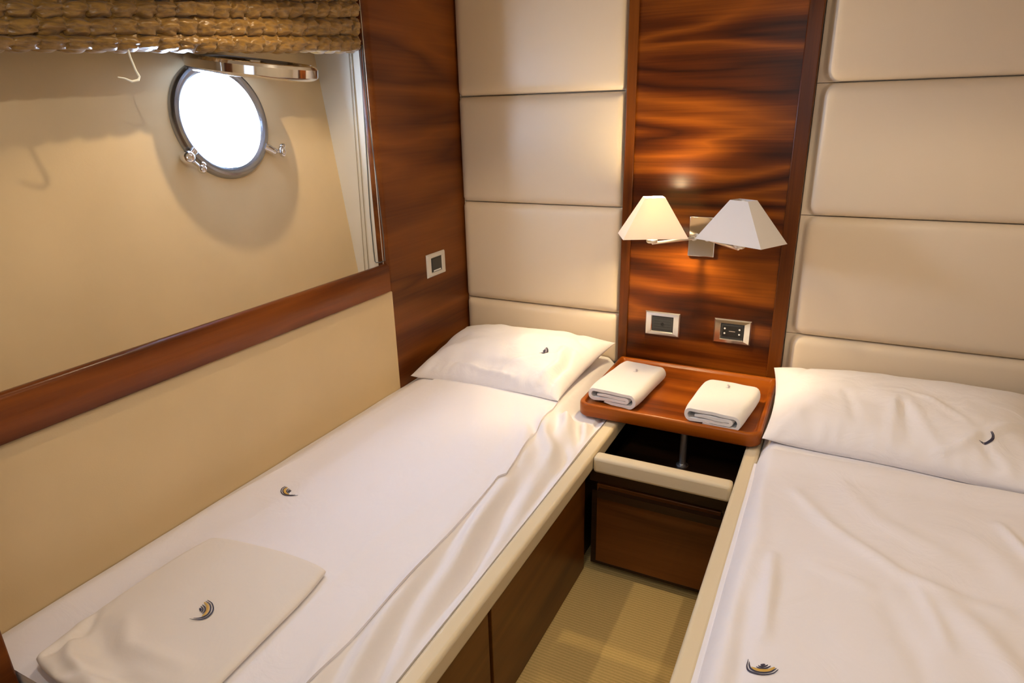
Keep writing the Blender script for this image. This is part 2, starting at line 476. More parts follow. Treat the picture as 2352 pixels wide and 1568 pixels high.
# ================================================================ ROMAN BLIND
bl = thing('roman_blind', 'ruched gold-brown fabric blind gathered above the porthole', 'blind', (-.02, -1.3, 1.6))
YA, YB = -1.94, -.572
tiersA = [1.576, 1.600, 1.629, 1.658, 1.708]
tiersB = [1.640, 1.686, 1.738, 1.782, 1.84]
def tz(k, y):
    t = (y + 1.63) / 1.06
    t = max(-.45, min(1, t))
    return lerp(tiersA[k], tiersB[k], t)
per = .052
def gather(y): return abs(math.sin(math.pi * y / per))
for k in range(4):
    mb = MB(); rows = []; ny = 900; nr = 44
    for i in range(ny + 1):
        y = lerp(YA, YB, i / ny)
        endr = 1 - .55 * sstep(YB - .03, YB, y)
        g = gather(y + .008 * nz(y * 9, k * 3.1))
        sc = g ** .6
        zb = tz(k, y) - .006 * sc + .004 * nz(y * 14, k * 5.0); zt = tz(k + 1, y) + .004
        h = (zt - zb) / 2; zc = (zt + zb) / 2
        depth = (.028 + .008 * sc) * endr; ph = y / per; fr_ = ph - math.floor(ph); seg_ = math.floor(ph); jit = 2.5 * nz(seg_ * 1.7, k * 2.3)
        x0 = -.028 + .004 * k
        row = []
        for j in range(nr):
            a = 2 * math.pi * j / nr
            fine = .0016 * nz(y * 90, a * 2.5, k * 4.0)
            cr = (.0042 + .002 * nz(seg_ * 3.1, k)) * math.sin(a * 6 + jit + (3.0 + jit) * (fr_ - .5) ** 2 * 3 + nz(y * 22, a * 1.5, k * 2.0) * 3.0) * (.45 + .55 * abs(2 * fr_ - 1))
            rr = 1
            px = x0 + (depth + fine + cr) * math.cos(a) * rr
            pz = zc + (h * .97 + cr * .8) * math.sin(a) * endr ** .3
            row.append((px, y, pz))
        rows.append(row)
    mb.loft(rows)
    mb.build('blind_fold', M['blind'], bl, angle=180)
mb = MB(); rows = []
for i in range(421):
    y = lerp(YA, YB - .006, i / 420); row = []
    for j in range(14):
        t = j / 13; z = lerp(tz(4, y) - .02, CEIL - .006, t)
        row.append((-.02 + .012 * gather(y) ** .6 * (1 - t) + .007 * nz(y * 8, z * 26) + .014 * math.sin(t * 9) * (1 - t), y, z))
    rows.append(row)
back = [[(p[0] - .006, p[1], p[2]) for p in r] for r in rows]
mb.grid(rows); mb.grid(back, flip=True)
mb.build('blind_cloth', M['blind'], bl, angle=180)
mb = MB(); rows = []
for i in range(121):
    y = lerp(YA + .004, YB - .012, i / 120)
    rows.append([(-.040, y, lerp(tz(0, y) + .012, tz(4, y) + .02, t)) for t in (0, .5, 1)])
mb.grid(rows); mb.grid([[(p[0] - .003, p[1], p[2]) for p in r] for r in rows], flip=True)
mb.build('blind_lining', M['blind'], bl, angle=180)
mb = MB(); mb.box(-.045, -.0, YA + .01, YB - .006, CEIL - .03, CEIL - .001); mb.build('headrail', M['white_metal'], bl, bevel=.003)
# cords
mb = MB(); mb.tube([(-.004, -1.381, 1.60), (-.003, -1.379, 1.575), (.000, -1.375, 1.55), (.003, -1.371, 1.535), (.004, -1.376, 1.528), (.002, -1.390, 1.525), (.0, -1.405, 1.531), (-.002, -1.418, 1.533)], [.0022, .0022, .0026, .003, .003, .0026, .0018, .001], 8)
tag(mb.build('blind_cord', M['cord_white'], bl), 'short white hooked cord end')
def hangcord(pts, mat, r=.0015):
    mb = MB(); mb.tube(pts, r, 6); return mb.build('blind_cord', mat, bl)
yc = -.5635
hangcord([(-.024, yc, 1.66), (-.036, yc, 1.38), (-.047, yc, 1.12), (-.047, yc, .99), (-.045, yc - .001, .952), (-.038, yc - .004, .948), (-.026, yc - .008, .950), (-.012, yc - .010, .952), (.002, yc - .012, .958)], M['cord_dark'], .0019)
hangcord([(-.016, yc, 1.66), (-.018, yc, 1.50), (-.012, yc, 1.38), (-.004, yc, 1.20), (.004, yc - .003, 1.04), (.004, yc - .006, .958)], M['cord_dark'], .0016)
hangcord([(-.062, yc, 1.66), (-.068, yc, 1.30), (-.079, yc, .88)], M['cord_beige'], .0017)
hangcord([(-.072, yc, 1.66), (-.083, yc, 1.30), (-.097, yc, .88)], M['cord_beige'], .0013)

# ================================================================ UPHOLSTERED WALL CUSHIONS
def cushion(x0, x1, z0, z1, inset_l, inset_r, label, group, t=.026, rc=.035):
    mb = MB(); nx, nzz = 56, 30
    def dep(x, z):
        # signed distance to a rounded rectangle
        cx, cz = (x0 + inset_l + x1 - inset_r) / 2, (z0 + z1) / 2
        hx, hz = (x1 - inset_r - x0 - inset_l) / 2, (z1 - z0) / 2
        r0 = .02 + (.02 if inset_l > .01 else 0)
        qx, qz = abs(x - cx) - hx + r0, abs(z - cz) - hz + r0
        d = -(min(max(qx, qz), 0) + math.hypot(max(qx, 0), max(qz, 0)) - r0)
        if d <= 0: return 0
        s_ = min(1, d / rc)
        puff = .010 * max(0, 1 - ((x - cx) / hx) ** 2) * max(0, 1 - ((z - cz) / hz) ** 2)
        return t * math.sqrt(max(0, 1 - (1 - s_) ** 2)) + puff
    def ease(t_): return .5 - .5 * math.cos(math.pi * t_)
    front = []
    for j in range(nzz + 1):
        z = lerp(z0, z1, ease(j / nzz)); front.append([])
        for i in range(nx + 1):
            x = lerp(x0, x1, ease(i / nx)); front[-1].append((x, .002 - dep(x, z), z))
    mb.grid(front)
    per_ = [(p[0], p[1], p[2]) for p in front[0]] + [r[-1] for r in front[1:]] + [p for p in reversed(front[-1][:-1])] + [r[0] for r in reversed(front[1:-1])]
    mb.grid([per_, [(p[0], .029, p[2]) for p in per_]], wrap=True)
    mb.add([(x0, .029, z0), (x1, .029, z0), (x1, .029, z1), (x0, .029, z1)], [(0, 3, 2, 1)])
    o = mb.build('wall_cushion', M['cushion'], angle=60)
    tag(o, label, 'wall cushion', group)
rows_z = [(.47, .684), (.686, 1.098), (1.100, 1.508), (1.510, 1.918), (1.920, 2.045)]
ll = ['low cream leather wall cushion right behind the left pillow', 'cream leather wall cushion left of the lamps, just above the left pillow strip',
      'cream leather wall cushion on the left, level with the porthole, lit by the glowing shade', 'cream leather wall cushion on the left at the top of the photo', 'cream leather wall cushion against the ceiling above the left bed']
lr = ['low cream leather wall cushion right behind the right pillow', 'cream leather wall cushion right of the lamps, just above the right pillow strip',
      'cream leather wall cushion on the right, second down from the top of the photo', 'cream leather wall cushion on the right at the top of the photo', 'cream leather wall cushion against the ceiling above the right bed']
for k, (a, b_) in enumerate(rows_z[:4]):
    cushion(.002, .700, a, b_, 0, .004, ll[k], 'cream leather wall cushions')
    cushion(1.309, 2.056, a, b_, .018, 0, lr[k], 'cream leather wall cushions')

# ================================================================ CENTRE WOODEN PANEL
pn = thing('wooden_panelling', 'wide glossy wooden panel with flame grain between the cream cushions, behind the lamps', 'wall panel', (1.003, 0, .33))
mb = MB(); mb.box(.702, 1.307, -.028, .028, .33, CEIL - .002); mb.build('veneer_board', M['panel_wood'], pn, bevel=.002)
mb = MB(); mb.box(.702, .738, -.036, -.0285, .33, CEIL - .002); mb.build('edge_trim', M['trim_wood'], pn, bevel=.003)
mb = MB(); mb.box(1.262, 1.307, -.036, -.0285, .33, CEIL - .002); mb.build('edge_trim', M['trim_wood'], pn, bevel=.003)

# ================================================================ SWITCH PLATES
def plate(name, label, org, ex, ez, en, w, h, frame, kind, group=None):
    """org: centre on wall; ex, ez, en: axes"""
    t = thing(name, label, 'socket' if kind != 'switch' else 'switch', tuple(org), group)
    org, ex, ez, en = Vector(org), Vector(ex), Vector(ez), Vector(en)
    def P(a, b_, c): return org + ex * a + ez * b_ + en * c
    def rbox(mb, a0, a1, b0, b1, c0, c1, mi=0):
        mb.add([P(a0, b0, c0), P(a1, b0, c0), P(a1, b1, c0), P(a0, b1, c0), P(a0, b0, c1), P(a1, b0, c1), P(a1, b1, c1), P(a0, b1, c1)],
               [(0, 3, 2, 1), (4, 5, 6, 7), (0, 1, 5, 4), (1, 2, 6, 5), (2, 3, 7, 6), (3, 0, 4, 7)], mi)
    iw, ih = w * .60, h * .62
    # frame ring: loft of rectangles
    mb = MB()
    def rl(a, b_, c): return [P(-a, -b_, c), P(a, -b_, c), P(a, b_, c), P(-a, b_, c)]
    mb.grid([rl(w / 2, h / 2, .0005), rl(w / 2, h / 2, .004), rl(w / 2 - .004, h / 2 - .004, .009), rl(iw / 2 + .003, ih / 2 + .003, .0095), rl(iw / 2, ih / 2, .006), rl(iw / 2, ih / 2, .0005)], wrap=True)
    mb.build('plate_frame', frame, t, smooth=False)
    mb = MB(); rbox(mb, -iw / 2 + .0005, iw / 2 - .0005, -ih / 2 + .0005, ih / 2 - .0005, .0005, .0065)
    md = mb.build('module', M['module'], t, bevel=.0008)
    if kind == 'switch':
        mb = MB(); rbox(mb, -iw * .44, iw * .44, -ih * .42, ih * .42, .0066, .0085)
        mb.build('rocker', M['module'], md, bevel=.0008)
        mb = MB(); rbox(mb, -iw * .34, iw * .34, -ih * .45, -ih * .36, .0086, .0092)
        mb.build('rocker_mark', M['white_mark'], md)
    elif kind == 'round':
        mb = MB(); mb.lathe([(1e-5, .0068), (.006, .0068), (.006, .009), (.0045, .0092), (1e-5, .0072)], org, en, 20)
        mb.build('socket_hole', M['module_black'], md)
        mb = MB()
        for k in range(5): rbox(mb, -iw * .42, iw * .42, -ih * .36 + k * ih * .18 - .0004, -ih * .36 + k * ih * .18 + .0004, .0066, .0072)
        mb.build('groove', M['module_black'], md)
    else:
        mb = MB(); rbox(mb, -iw * .44, iw * .44, -ih * .32, ih * .40, .0066, .0085)
        pad = mb.build('control_pad', M['module_black'], t, bevel=.0008)
        for sx in (-1, 1):
            for sz in (-.12, .20):
                mb = MB(); c = P(sx * iw * .33, ih * sz, .0086); mb.lathe([(1e-5, 0.001), (.0032, .0008), (.0034, 0)], c, en, 14)
                mb.build('button', M['white_mark'], pad)
        mb = MB(); rbox(mb, -iw * .14, iw * .14, ih * .02, ih * .06, .0086, .0089); mb.build('display_mark', M['satin_steel'], pad)
    return t
plate('light_switch', 'small pale-framed light switch on the wooden corner panel near the niche', (0.0, -.247, .880), (0, 1, 0), (0, 0, 1), (1, 0, 0), .128, .092, M['plate_white'], 'switch')
plate('wall_socket', 'chrome-framed grey socket under the lit lamp, left of the pair', (.874, -.028, .671), (1, 0, 0), (0, 0, 1), (0, -1, 0), .132, .094, M['plate_chrome'], 'round')
plate('wall_control', 'chrome-framed black control panel with four white buttons, right of the grey socket', (1.130, -.028, .673), (1, 0, 0), (0, 0, 1), (0, -1, 0), .130, .092, M['plate_chrome'], 'pad')

# ================================================================ WALL LAMP
lamp = thing('wall_lamp', 'two-armed wall lamp with white pyramid shades, the left shade lit', 'lamp', (1.0, -.028, .94))
mb = MB(); mb.box(.952, 1.045, -.042, -.0285, .942, 1.084); mb.build('wall_plate', M['plate_chrome'], lamp, bevel=.003)
def arm_and_shade(cx, cy, ang, W, D, lit, px):
    mb = MB()
    zt = 1.012
    mb.tube([(px, -.040, 1.012), (px, -.060, 1.012), (px, -.066, 1.012)], [.011, .011, .008], 16)
    mb.build('arm_joint', M['satin_steel'], lamp)
    mb = MB(); pts = [(px, -.062, 1.012)]
    for t_ in (.25, .5, .75, 1.0): pts.append((lerp(px, cx, t_), lerp(-.066, cy, t_), 1.012))
    pts[-1] = (lerp(px, cx, .98), lerp(-.066, cy, .98), 1.013)
    pts += [(cx, cy, 1.020), (cx, cy, 1.05)]
    mb.tube(pts, .0055, 10); mb.build('arm', M['satin_steel'], lamp)
    mb = MB(); mb.lathe([(1e-5, 1.015), (.016, 1.015), (.019, 1.019), (.019, 1.026), (.013, 1.030), (.013, 1.075), (1e-5, 1.075)], (cx, cy, 0), (0, 0, 1), 20)
    hold = mb.build('bulb_holder', M['satin_steel'], lamp)
    mb = MB(); mb.lathe([(1e-5, 1.0755), (.006, 1.076), (.0065, 1.090), (.009, 1.112), (.0135, 1.132), (.0150, 1.148), (.0115, 1.161), (.006, 1.1665), (1e-5, 1.168)], (cx, cy, 0), (0, 0, 1), 20)
    mb.build('bulb', M['bulb'] if lit else M['bulb_off'], hold)
    ca, sa = math.cos(ang), math.sin(ang)
    def rect(w_, d_, z): return [(cx + ca * a - sa * b_, cy + sa * a + ca * b_, z) for a, b_ in ((-w_, -d_), (w_, -d_), (w_, d_), (-w_, d_))]
    w0, d0, w1, d1 = W / 2, D / 2, .033, .024
    mb = MB(); th = .0012; zb, zt2 = 1.038, 1.168
    mb.grid([rect(w0, d0, zb), rect(w1, d1, zt2), rect(w1 - th, d1 - th, zt2), rect(w0 - th, d0 - th, zb), rect(w0, d0, zb)], wrap=True)
    sh = mb.build('lamp_shade', M['shade'], lamp, smooth=False)
    if lit: tag(sh, 'lit shade glowing at its top')
    else: tag(sh, 'unlit white shade')
LX, LY, RX, RY = .865, -.212, 1.150, -.213
arm_and_shade(LX, LY, R(25), .215, .135, True, .975)
arm_and_shade(RX, RY, R(-28), .250, .135, False, 1.022)
kn = MB(); kn.lathe([(1e-5, -.008), (.006, -.006), (.008, 0), (.006, .006), (1e-5, .008)], (.985, -.118, 1.040), (0, -1, 0), 16)

# ================================================================ BEDSIDE TRAY TABLE
tr = thing('tray_table', 'wooden tray table with raised rim and steel post between the beds', 'table', (1.012, -.28, .33))
def rrect(x0, x1, y0, y1, z, rf, rb, n_=8):
    pts = []
    for (cx, cy, r_, a0) in ((x1 - rb, y1 - rb, rb, 0), (x0 + rb, y1 - rb, rb, 90), (x0 + rf, y0 + rf, rf, 180), (x1 - rf, y0 + rf, rf, 270)):
        for i in range(n_ + 1):
            a = R(a0 + 90 * i / n_); pts.append((cx + r_ * math.cos(a), cy + r_ * math.sin(a), z))
    return pts
X0, X1, Y0, Y1 = .718, 1.303, -.524, -.0375
mb = MB()
def tl(d, z): return rrect(X0 + d, X1 - d, Y0 + d, Y1 - min(d, .03), z, .042 - min(d, .03), .006)
mb.loft([tl(.004, .476), tl(.0, .480), tl(0, .514), tl(.0015, .5185), tl(.005, .521), tl(.012, .521), tl(.016, .5185), tl(.019, .512), tl(.024, .5105)])
mb.build('tray_top', M['tray_wood'], tr, angle=50)
mb = MB(); mb.tube([(1.066, -.45, .335), (1.066, -.45, .4755)], .011, 20); mb.build('post', M['satin_steel'], tr)
mb = MB(); mb.lathe([(1e-5, .3265), (.020, .3265), (.020, .330), (.012, .335), (1e-5, .335)], (1.066, -.45, 0), (0, 0, 1), 24); mb.build('post_foot', M['satin_steel'], tr)

# ================================================================ STORAGE UNIT BETWEEN THE BEDS
su = thing('storage_unit', 'low unit with one wooden drawer and cream padded rail between the beds', 'cabinet', (1.05, -.36, 0))
def padded(x0, x1, y0, y1, z0, z1, r, name, parent, axis='x', n_=6, mat=None):
    """soft-edged bar"""
    mb = MB(); mb.box(x0, x1, y0, y1, z0, z1)
    return mb.build(name, mat or M['rail'], parent, bevel=r)
padded(.861, 1.260, -.755, -.712, .414, .467, .010, 'padded_rail', su)
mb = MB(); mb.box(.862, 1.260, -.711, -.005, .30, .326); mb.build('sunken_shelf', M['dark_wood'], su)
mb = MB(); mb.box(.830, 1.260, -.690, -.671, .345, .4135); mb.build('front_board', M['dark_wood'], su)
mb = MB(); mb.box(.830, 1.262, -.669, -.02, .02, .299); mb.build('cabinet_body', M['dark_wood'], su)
mb = MB(); mb.box(.854, 1.232, -.691, -.670, .048, .338); mb.build('drawer_front', M['drawer_wood'], su, bevel=.002)

# ================================================================ LEFT BED
bed = thing('built_in_bed', 'left built-in bed base with wooden doors and cream padded edge', 'bed', (.42, -1.3, 0), 'bed bases')
padded(.816, .859, -1.984, -.05, .414, .467, .010, 'padded_rail', bed)
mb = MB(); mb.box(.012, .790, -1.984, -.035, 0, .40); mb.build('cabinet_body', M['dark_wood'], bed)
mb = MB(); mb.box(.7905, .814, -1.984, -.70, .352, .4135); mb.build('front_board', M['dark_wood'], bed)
for (a, b_) in ((-1.318, -.692), (-1.960, -1.334)):
    mb = MB(); mb.box(.796, .815, a, b_, .004, .345); mb.build('door', M['door_wood'], bed, bevel=.0015)

def hml(x, y):
    """top of the left mattress under its white sheet"""
    z = .452 + .046 * sstep(-.015, .10, x) + .010 * sstep(.05, .4, x) * (1 - sstep(.5, .9, x))
    z -= .036 * sstep(.712, .792, x)
    w_ = sstep(.66, .74, x)
    z += w_ * (1 - sstep(.79, .815, x)) * (.0095 * math.sin((x + .16 * y + .03 * nz(y * 3, 2)) * 95 + 4 * nz(x * 2, y * 1.6)) + .006 * nz(x * 30, y * 5))
    z = lerp(z, min(z, .466), sstep(.66, .712, x) * sstep(-.60, -.545, y))
    # bunched cloth near the tray corner
    c = math.exp(-((y + .70) / .15) ** 2) * sstep(.60, .70, x) * (1 - sstep(-.60, -.54, y))
    z += c * (.014 * math.sin(x * 80 + y * 40 + 2 * nz(x * 8, y * 8)) * (1 - sstep(.78, .815, x)) + .006)
    z += .0015 * nz(x * 9, y * 7)
    z -= .012 * sstep(-.52, -.30, y) * 0
    return z
def slab(hf, xr, yr, zb, nx, ny, name, mat, parent=None, xl=None, xrf=None, wallclear=None):
    mb = MB(); top = []
    for j in range(ny + 1):
        y = lerp(yr[0], yr[1], j / ny); a = xl(y) if xl else xr[0]; b_ = xrf(y) if xrf else xr[1]
        top.append([(lerp(a, b_, i / nx), y, hf(lerp(a, b_, i / nx), y)) for i in range(nx + 1)])
    zbf = zb if callable(zb) else (lambda x, y: zb)
    mb.grid(top)
    mb.grid([[(p[0], p[1], zbf(p[0], p[1])) for p in r_] for r_ in top], flip=True)
    per_ = list(top[0]) + [r_[-1] for r_ in top[1:]] + list(reversed(top[-1][:-1])) + [r_[0] for r_ in reversed(top[1:-1])]
    mb.grid([per_, [(p[0], p[1], zbf(p[0], p[1])) for p in per_]], wrap=True)
    return mb.build(name, mat, parent, angle=60)
def mxl(y): return .003
mt = slab(hml, (.003, .814), (-1.984, -.032), .4015, 150, 300, 'mattress', M['sheet'], xl=mxl)
tag(mt, 'left mattress in a rumpled white fitted sheet beside the beige wall', 'mattress', 'mattresses')

def cxl(y): return interp([(-1.95, .070), (-1.6, .055), (-1.13, .117), (-.507, .142)], y)
def cxr(y): return interp([(-2.6, .715), (-1.8, .706), (-1.4, .702), (-1.06, .690), (-1.035, .688), (-1.015, .704), (-.8, .674), (-.51, .650)], y)
def hcl(x, y):
    z = hml(x, y) + .0075
    z += .0016 * nz(x * 7 + 3, y * 5)
    z += crease(x, y, [(.36, -.60), (.50, -.80), (.60, -1.05)], .035, .004)
    z += crease(x, y, [(.52, -.60), (.60, -.80), (.62, -.98)], .02, -.004)
    z += crease(x, y, [(.62, -1.05), (.56, -1.4), (.60, -1.9)], .012, .003)
    z += crease(x, y, [(.20, -1.78), (.20, -1.66), (.205, -1.50), (.26, -1.30)], .02, .003)
    return z
cv = slab(hcl, (0, 1), (-1.984, -.507), lambda x, y: hml(x, y) + .001, 110, 300, 'bed_cover', M['cover'], xl=cxl, xrf=cxr)
tag(cv, 'flat white cotton cover with small crest spread on the left mattress', 'bed cover', 'bed covers')
crest(cv, field_fn(hcl, .218, -1.334), 2, (-.0223, -.0103), (-.0219, .0220), fat=1.1)

# folded blanket
def bl_uv(u, v_):
    """u across 0..1, v along 0..1 from foot to head"""
    y = lerp(-1.980, -1.545, v_) + .012 * (u - .5) * 2 * v_
    xa = interp([(0, .238), (.25, .205), (1, .208)], v_); xb = interp([(0, .590), (1, .556)], v_)
    # round the corners
    x = lerp(xa, xb, u)
    return x, y
mb = MB(); nu, nv = 80, 96
def roundz(u, v_):
    du, dv = min(u, 1 - u) * .36, min(v_, 1 - v_) * .44
    r_ = .016
    f = lambda d: math.sqrt(max(0, 1 - (1 - min(1, d / r_)) ** 2))
    return min(f(du), 1) * f(dv)
def hbk(x, y):
    z = hcl(x, y) + .019
    fold = 1 - sstep(-1.93, -1.80, y)
    z += crease(x, y, [(.25, -1.86), (.33, -1.90), (.45, -1.92)], .020, -.013) + crease(x, y, [(.24, -1.90), (.31, -1.94), (.42, -1.96)], .014, .014)
    z += crease(x, y, [(.215, -1.84), (.25, -1.89), (.262, -1.95)], .010, -.010) + crease(x, y, [(.30, -1.83), (.36, -1.87), (.50, -1.86)], .016, .009) + crease(x, y, [(.33, -1.97), (.40, -1.93), (.52, -1.90)], .012, -.009)
    z += .018 * (1 - sstep(-1.985, -1.88, y)) + .0012 * nz(x * 20, y * 18)
    return z
def sq(u, v_):
    """squash the unit square's corners a little"""
    a, b_ = u * 2 - 1, v_ * 2 - 1
    k = 1 - .035 * (a * a * b_ * b_) ** 1.5 * 2
    return (a * k + 1) / 2, (b_ * k + 1) / 2
topg, botg = [], []
for j in range(nv + 1):
    rt, rb_ = [], []
    v_ = .5 - .5 * math.cos(math.pi * j / nv) if True else j / nv
    for i in range(nu + 1):
        u = .5 - .5 * math.cos(math.pi * i / nu)
        su_, sv_ = sq(u, v_); x, y = bl_uv(su_, sv_)
        base = hcl(x, y) + .0012 + .016 * (1 - sstep(-1.985, -1.93, y))
        hh = max(.001, (hbk(x, y) - base)) * (.12 + .88 * roundz(u, v_))
        m_ = base + (hbk(x, y) - base) * .5
        rt.append((x, y, m_ + hh / 2)); rb_.append((x, y, m_ - hh / 2))
    topg.append(rt); botg.append(rb_)
mb.grid(topg); mb.grid(botg, flip=True)
pe = lambda g_: list(g_[0]) + [r_[-1] for r_ in g_[1:]] + list(reversed(g_[-1][:-1])) + [r_[0] for r_ in reversed(g_[1:-1])]
mb.grid([pe(topg), pe(botg)], wrap=True)
bk = mb.build('folded_blanket', M['blanket'], angle=80)
tag(bk, 'folded cream blanket with gold and navy crest at the foot of the left bed', 'blanket')
crest(bk, field_fn(hbk, .417, -1.749, .0016), 2, (.0227, .0107), (-.0243, .0197))

# ================================================================ RIGHT BED
bed2 = thing('built_in_bed', 'right built-in bed base, its pale padded edge beside the aisle', 'bed', (1.68, -1.3, 0), 'bed bases')
padded(1.262, 1.304, -2.70, -.05, .414, .467, .010, 'padded_rail', bed2)
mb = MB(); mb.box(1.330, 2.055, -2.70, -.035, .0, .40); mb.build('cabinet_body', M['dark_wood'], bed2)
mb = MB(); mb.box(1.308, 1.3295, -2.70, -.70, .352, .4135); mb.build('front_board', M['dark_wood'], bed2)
for (a, b_) in ((-1.318, -.692), (-1.960, -1.334), (-2.60, -1.976)):
    mb = MB(); mb.box(1.306, 1.3285, a, b_, .004, .345); mb.build('door', M['door_wood'], bed2, bevel=.0015)
def hmr(x, y):
    e = max(0, 1 - (x - 1.306) / .045)
    z = .500 - .045 * e ** 2.2 + .008 * sstep(1.35, 1.7, x)
    return z + .0015 * nz(x * 7, y * 7)
mr = slab(hmr, (1.306, 2.052), (-2.68, -.032), .4015, 110, 220, 'mattress', M['sheet'])
tag(mr, 'right mattress under a white sheet, mostly covered, beside the padded rail', 'mattress', 'mattresses')
CR = [([(1.418, -.791), (1.515, -.935), (1.636, -1.041), (1.698, -1.071), (1.803, -1.09)], .022, .0075),
      ([(1.663, -1.073), (1.69, -1.163), (1.701, -1.23)], .016, .005), ([(1.849, -.761), (1.877, -.855), (1.93, -1.0)], .014, .007),
      ([(1.393, -1.081), (1.398, -1.20), (1.402, -1.33)], .016, .008), ([(1.360, -1.20), (1.375, -1.42), (1.38, -1.6)], .020, -.006),
      ([(1.479, -1.082), (1.593, -1.121), (1.69, -1.10)], .02, .004), ([(1.694, -1.073), (1.76, -1.17), (1.85, -1.40)], .035, .009),
      ([(1.60, -1.12), (1.66, -1.30), (1.68, -1.5)], .03, -.005), ([(1.80, -.85), (1.86, -1.0), (1.98, -1.15)], .04, .005),
      ([(1.33, -.78), (1.36, -1.0), (1.345, -1.3)], .02, .003), ([(1.52, -.72), (1.60, -.85), (1.75, -.95)], .03, .004)]
def hcr(x, y):
    z = hmr(x, y) + .014
    for p_, w_, h_ in CR: z += crease(x, y, p_, w_ * .85, h_ * 1.4)
    z += .004 * nz(x * 4, y * 4, 3) + .0015 * nz(x * 14, y * 11, 1)
    z += .004 * sstep(-.70, -.66, y)
    z += .010 * math.exp(-((y + .625) / .035) ** 2)
    return z
def rxl(y): return 1.300 + .005 * nz(y * 6, 1) - .004 * sstep(-.9, -1.4, -y) 
cvr = slab(lambda x, y: hcr(x, y) - .050 * max(0, 1 - (x - 1.297) / .016) ** 2, (1.3, 2.05), (-2.62, -.600), lambda x, y: max(hmr(x, y) + .001, .4685), 130, 260, 'bed_cover', M['cover'],
           xl=lambda y: 1.2985 + .003 * nz(y * 5, 1), xrf=lambda y: 2.048)
tag(cvr, 'creased white cotton cover with crest at its near left, on the right bed', 'bed cover', 'bed covers')
crest(cvr, field_fn(hcr, 1.410, -1.407, .001), 2, (.0026, -.0215), (.0260, .0124), fat=1.1)

# ================================================================ PILLOWS
def pillow(name, label, P00, P10, P11, P01, thick, bed_h, seed, emb, wr, flap=None, zfront=.495, pinch=.05, ymax=-.036):
    """P00 front-left, P10 front-right, P11 back-right, P01 back-left (x, y, z seam height)"""
    A, B, C_, D = [Vector(p) for p in (P00, P10, P11, P01)]
    n_ = 90; top, bot = [], []
    def seam(u, v_):
        uu = u + (u - .5) * -2 * pinch * .5 * (4 * v_ * (1 - v_)) ; vv = v_ + (v_ - .5) * -2 * pinch * .6 * (4 * u * (1 - u))
        return A * (1 - uu) * (1 - vv) + B * uu * (1 - vv) + C_ * uu * vv + D * (1 - uu) * vv
    def prof(u, v_):
        a, b_ = abs(2 * u - 1), abs(2 * v_ - 1)
        return ((1 - a ** 2.8) ** .55) * ((1 - b_ ** 2.4) ** .52)
    def topf(u, v_):
        p = seam(u, v_); h = thick * prof(u, v_)
        e = min(1, prof(u, v_) * 3)
        h += e * (.008 * nz(u * 5 + seed, v_ * 4) + .0035 * nz(u * 12 + seed, v_ * 9, 2))
        for pts, w_, hh in wr: h += e * crease(u, v_, pts, w_ * .9, hh * 1.35)
        # little pleats along the near seam
        h += .0028 * math.sin(u * 95 + 5 * nz(u * 6, seed)) * math.exp(-(v_ / .10) ** 2) * e
        h = max(h, 0)
        return Vector((p.x, min(p.y - h * .35 * v_, ymax), p.z + h))
    for j in range(n_ + 1):
        v_ = .5 - .5 * math.cos(math.pi * j / n_); rt, rb_ = [], []
        for i in range(n_ + 1):
            u = .5 - .5 * math.cos(math.pi * i / n_)
            tp = topf(u, v_); rt.append(tp)
            p = seam(u, v_); hb = .075 * prof(u, v_)
            zz = max(p.z - hb, bed_h(min(p.x, 2.05), p.y) + .002)
            rb_.append(Vector((p.x, min(p.y, ymax), min(zz, tp.z - .0005))))
        top.append(rt); bot.append(rb_)
    mb = MB(); mb.grid(top); mb.grid(bot, flip=True); mb.grid([pe(top), pe(bot)], wrap=True)
    o = mb.build(name, M['pillowcase'], angle=100)
    tag(o, label, 'pillow', 'white pillows')
    u0, v0, size, a, b_, only = emb
    W_ = (B - A).length; H_ = (D - A).length
    def fn(p, q):
        u, v_ = u0 + p / W_, v0 + q / H_; e = .004
        c = topf(u, v_); n__ = (topf(u + e, v_) - topf(u - e, v_)).cross(topf(u, v_ + e) - topf(u, v_ - e)).normalized()
        return c + n__ * .001, n__
    crest(o, fn, size, a, b_, only=only, mats=[M['navy'], M['grey_thread']], fat=1.9)
    return topf
def bedL(x, y): return max(hml(x, y), hcl(x, y) if (y < -.507 and cxl(y) < x < cxr(y)) else 0)
pillow('pillow', 'white pillow with tiny navy crest at the head of the left bed', (.035, -.515, .502), (.655, -.535, .520), (.704, -.075, .585), (.022, -.060, .562), .092, bedL, 1.7,
       (.785, .40, 2, (.0150, .0040), (-.0120, .0320), (0, 1, 2, 3, 4, 5)),
       [([(.1, .06), (.4, .16), (.75, .12)], .05, -.006), ([(.6, .10), (.75, .28), (.9, .45)], .03, .008), ([(.86, .06), (.90, .3), (.86, .55)], .022, .010), ([(.93, .10), (.94, .35), (.90, .6)], .016, -.008), ([(.3, .1), (.5, .06), (.7, .05)], .02, .006),
        ([(.80, .95), (.86, .80), (.93, .70)], .03, -.008), ([(.02, .1), (.2, .3), (.4, .5)], .06, .004)])
def bedR(x, y): return max(hmr(x, y), hcr(x, y) + .0 if y < -.600 else 0)
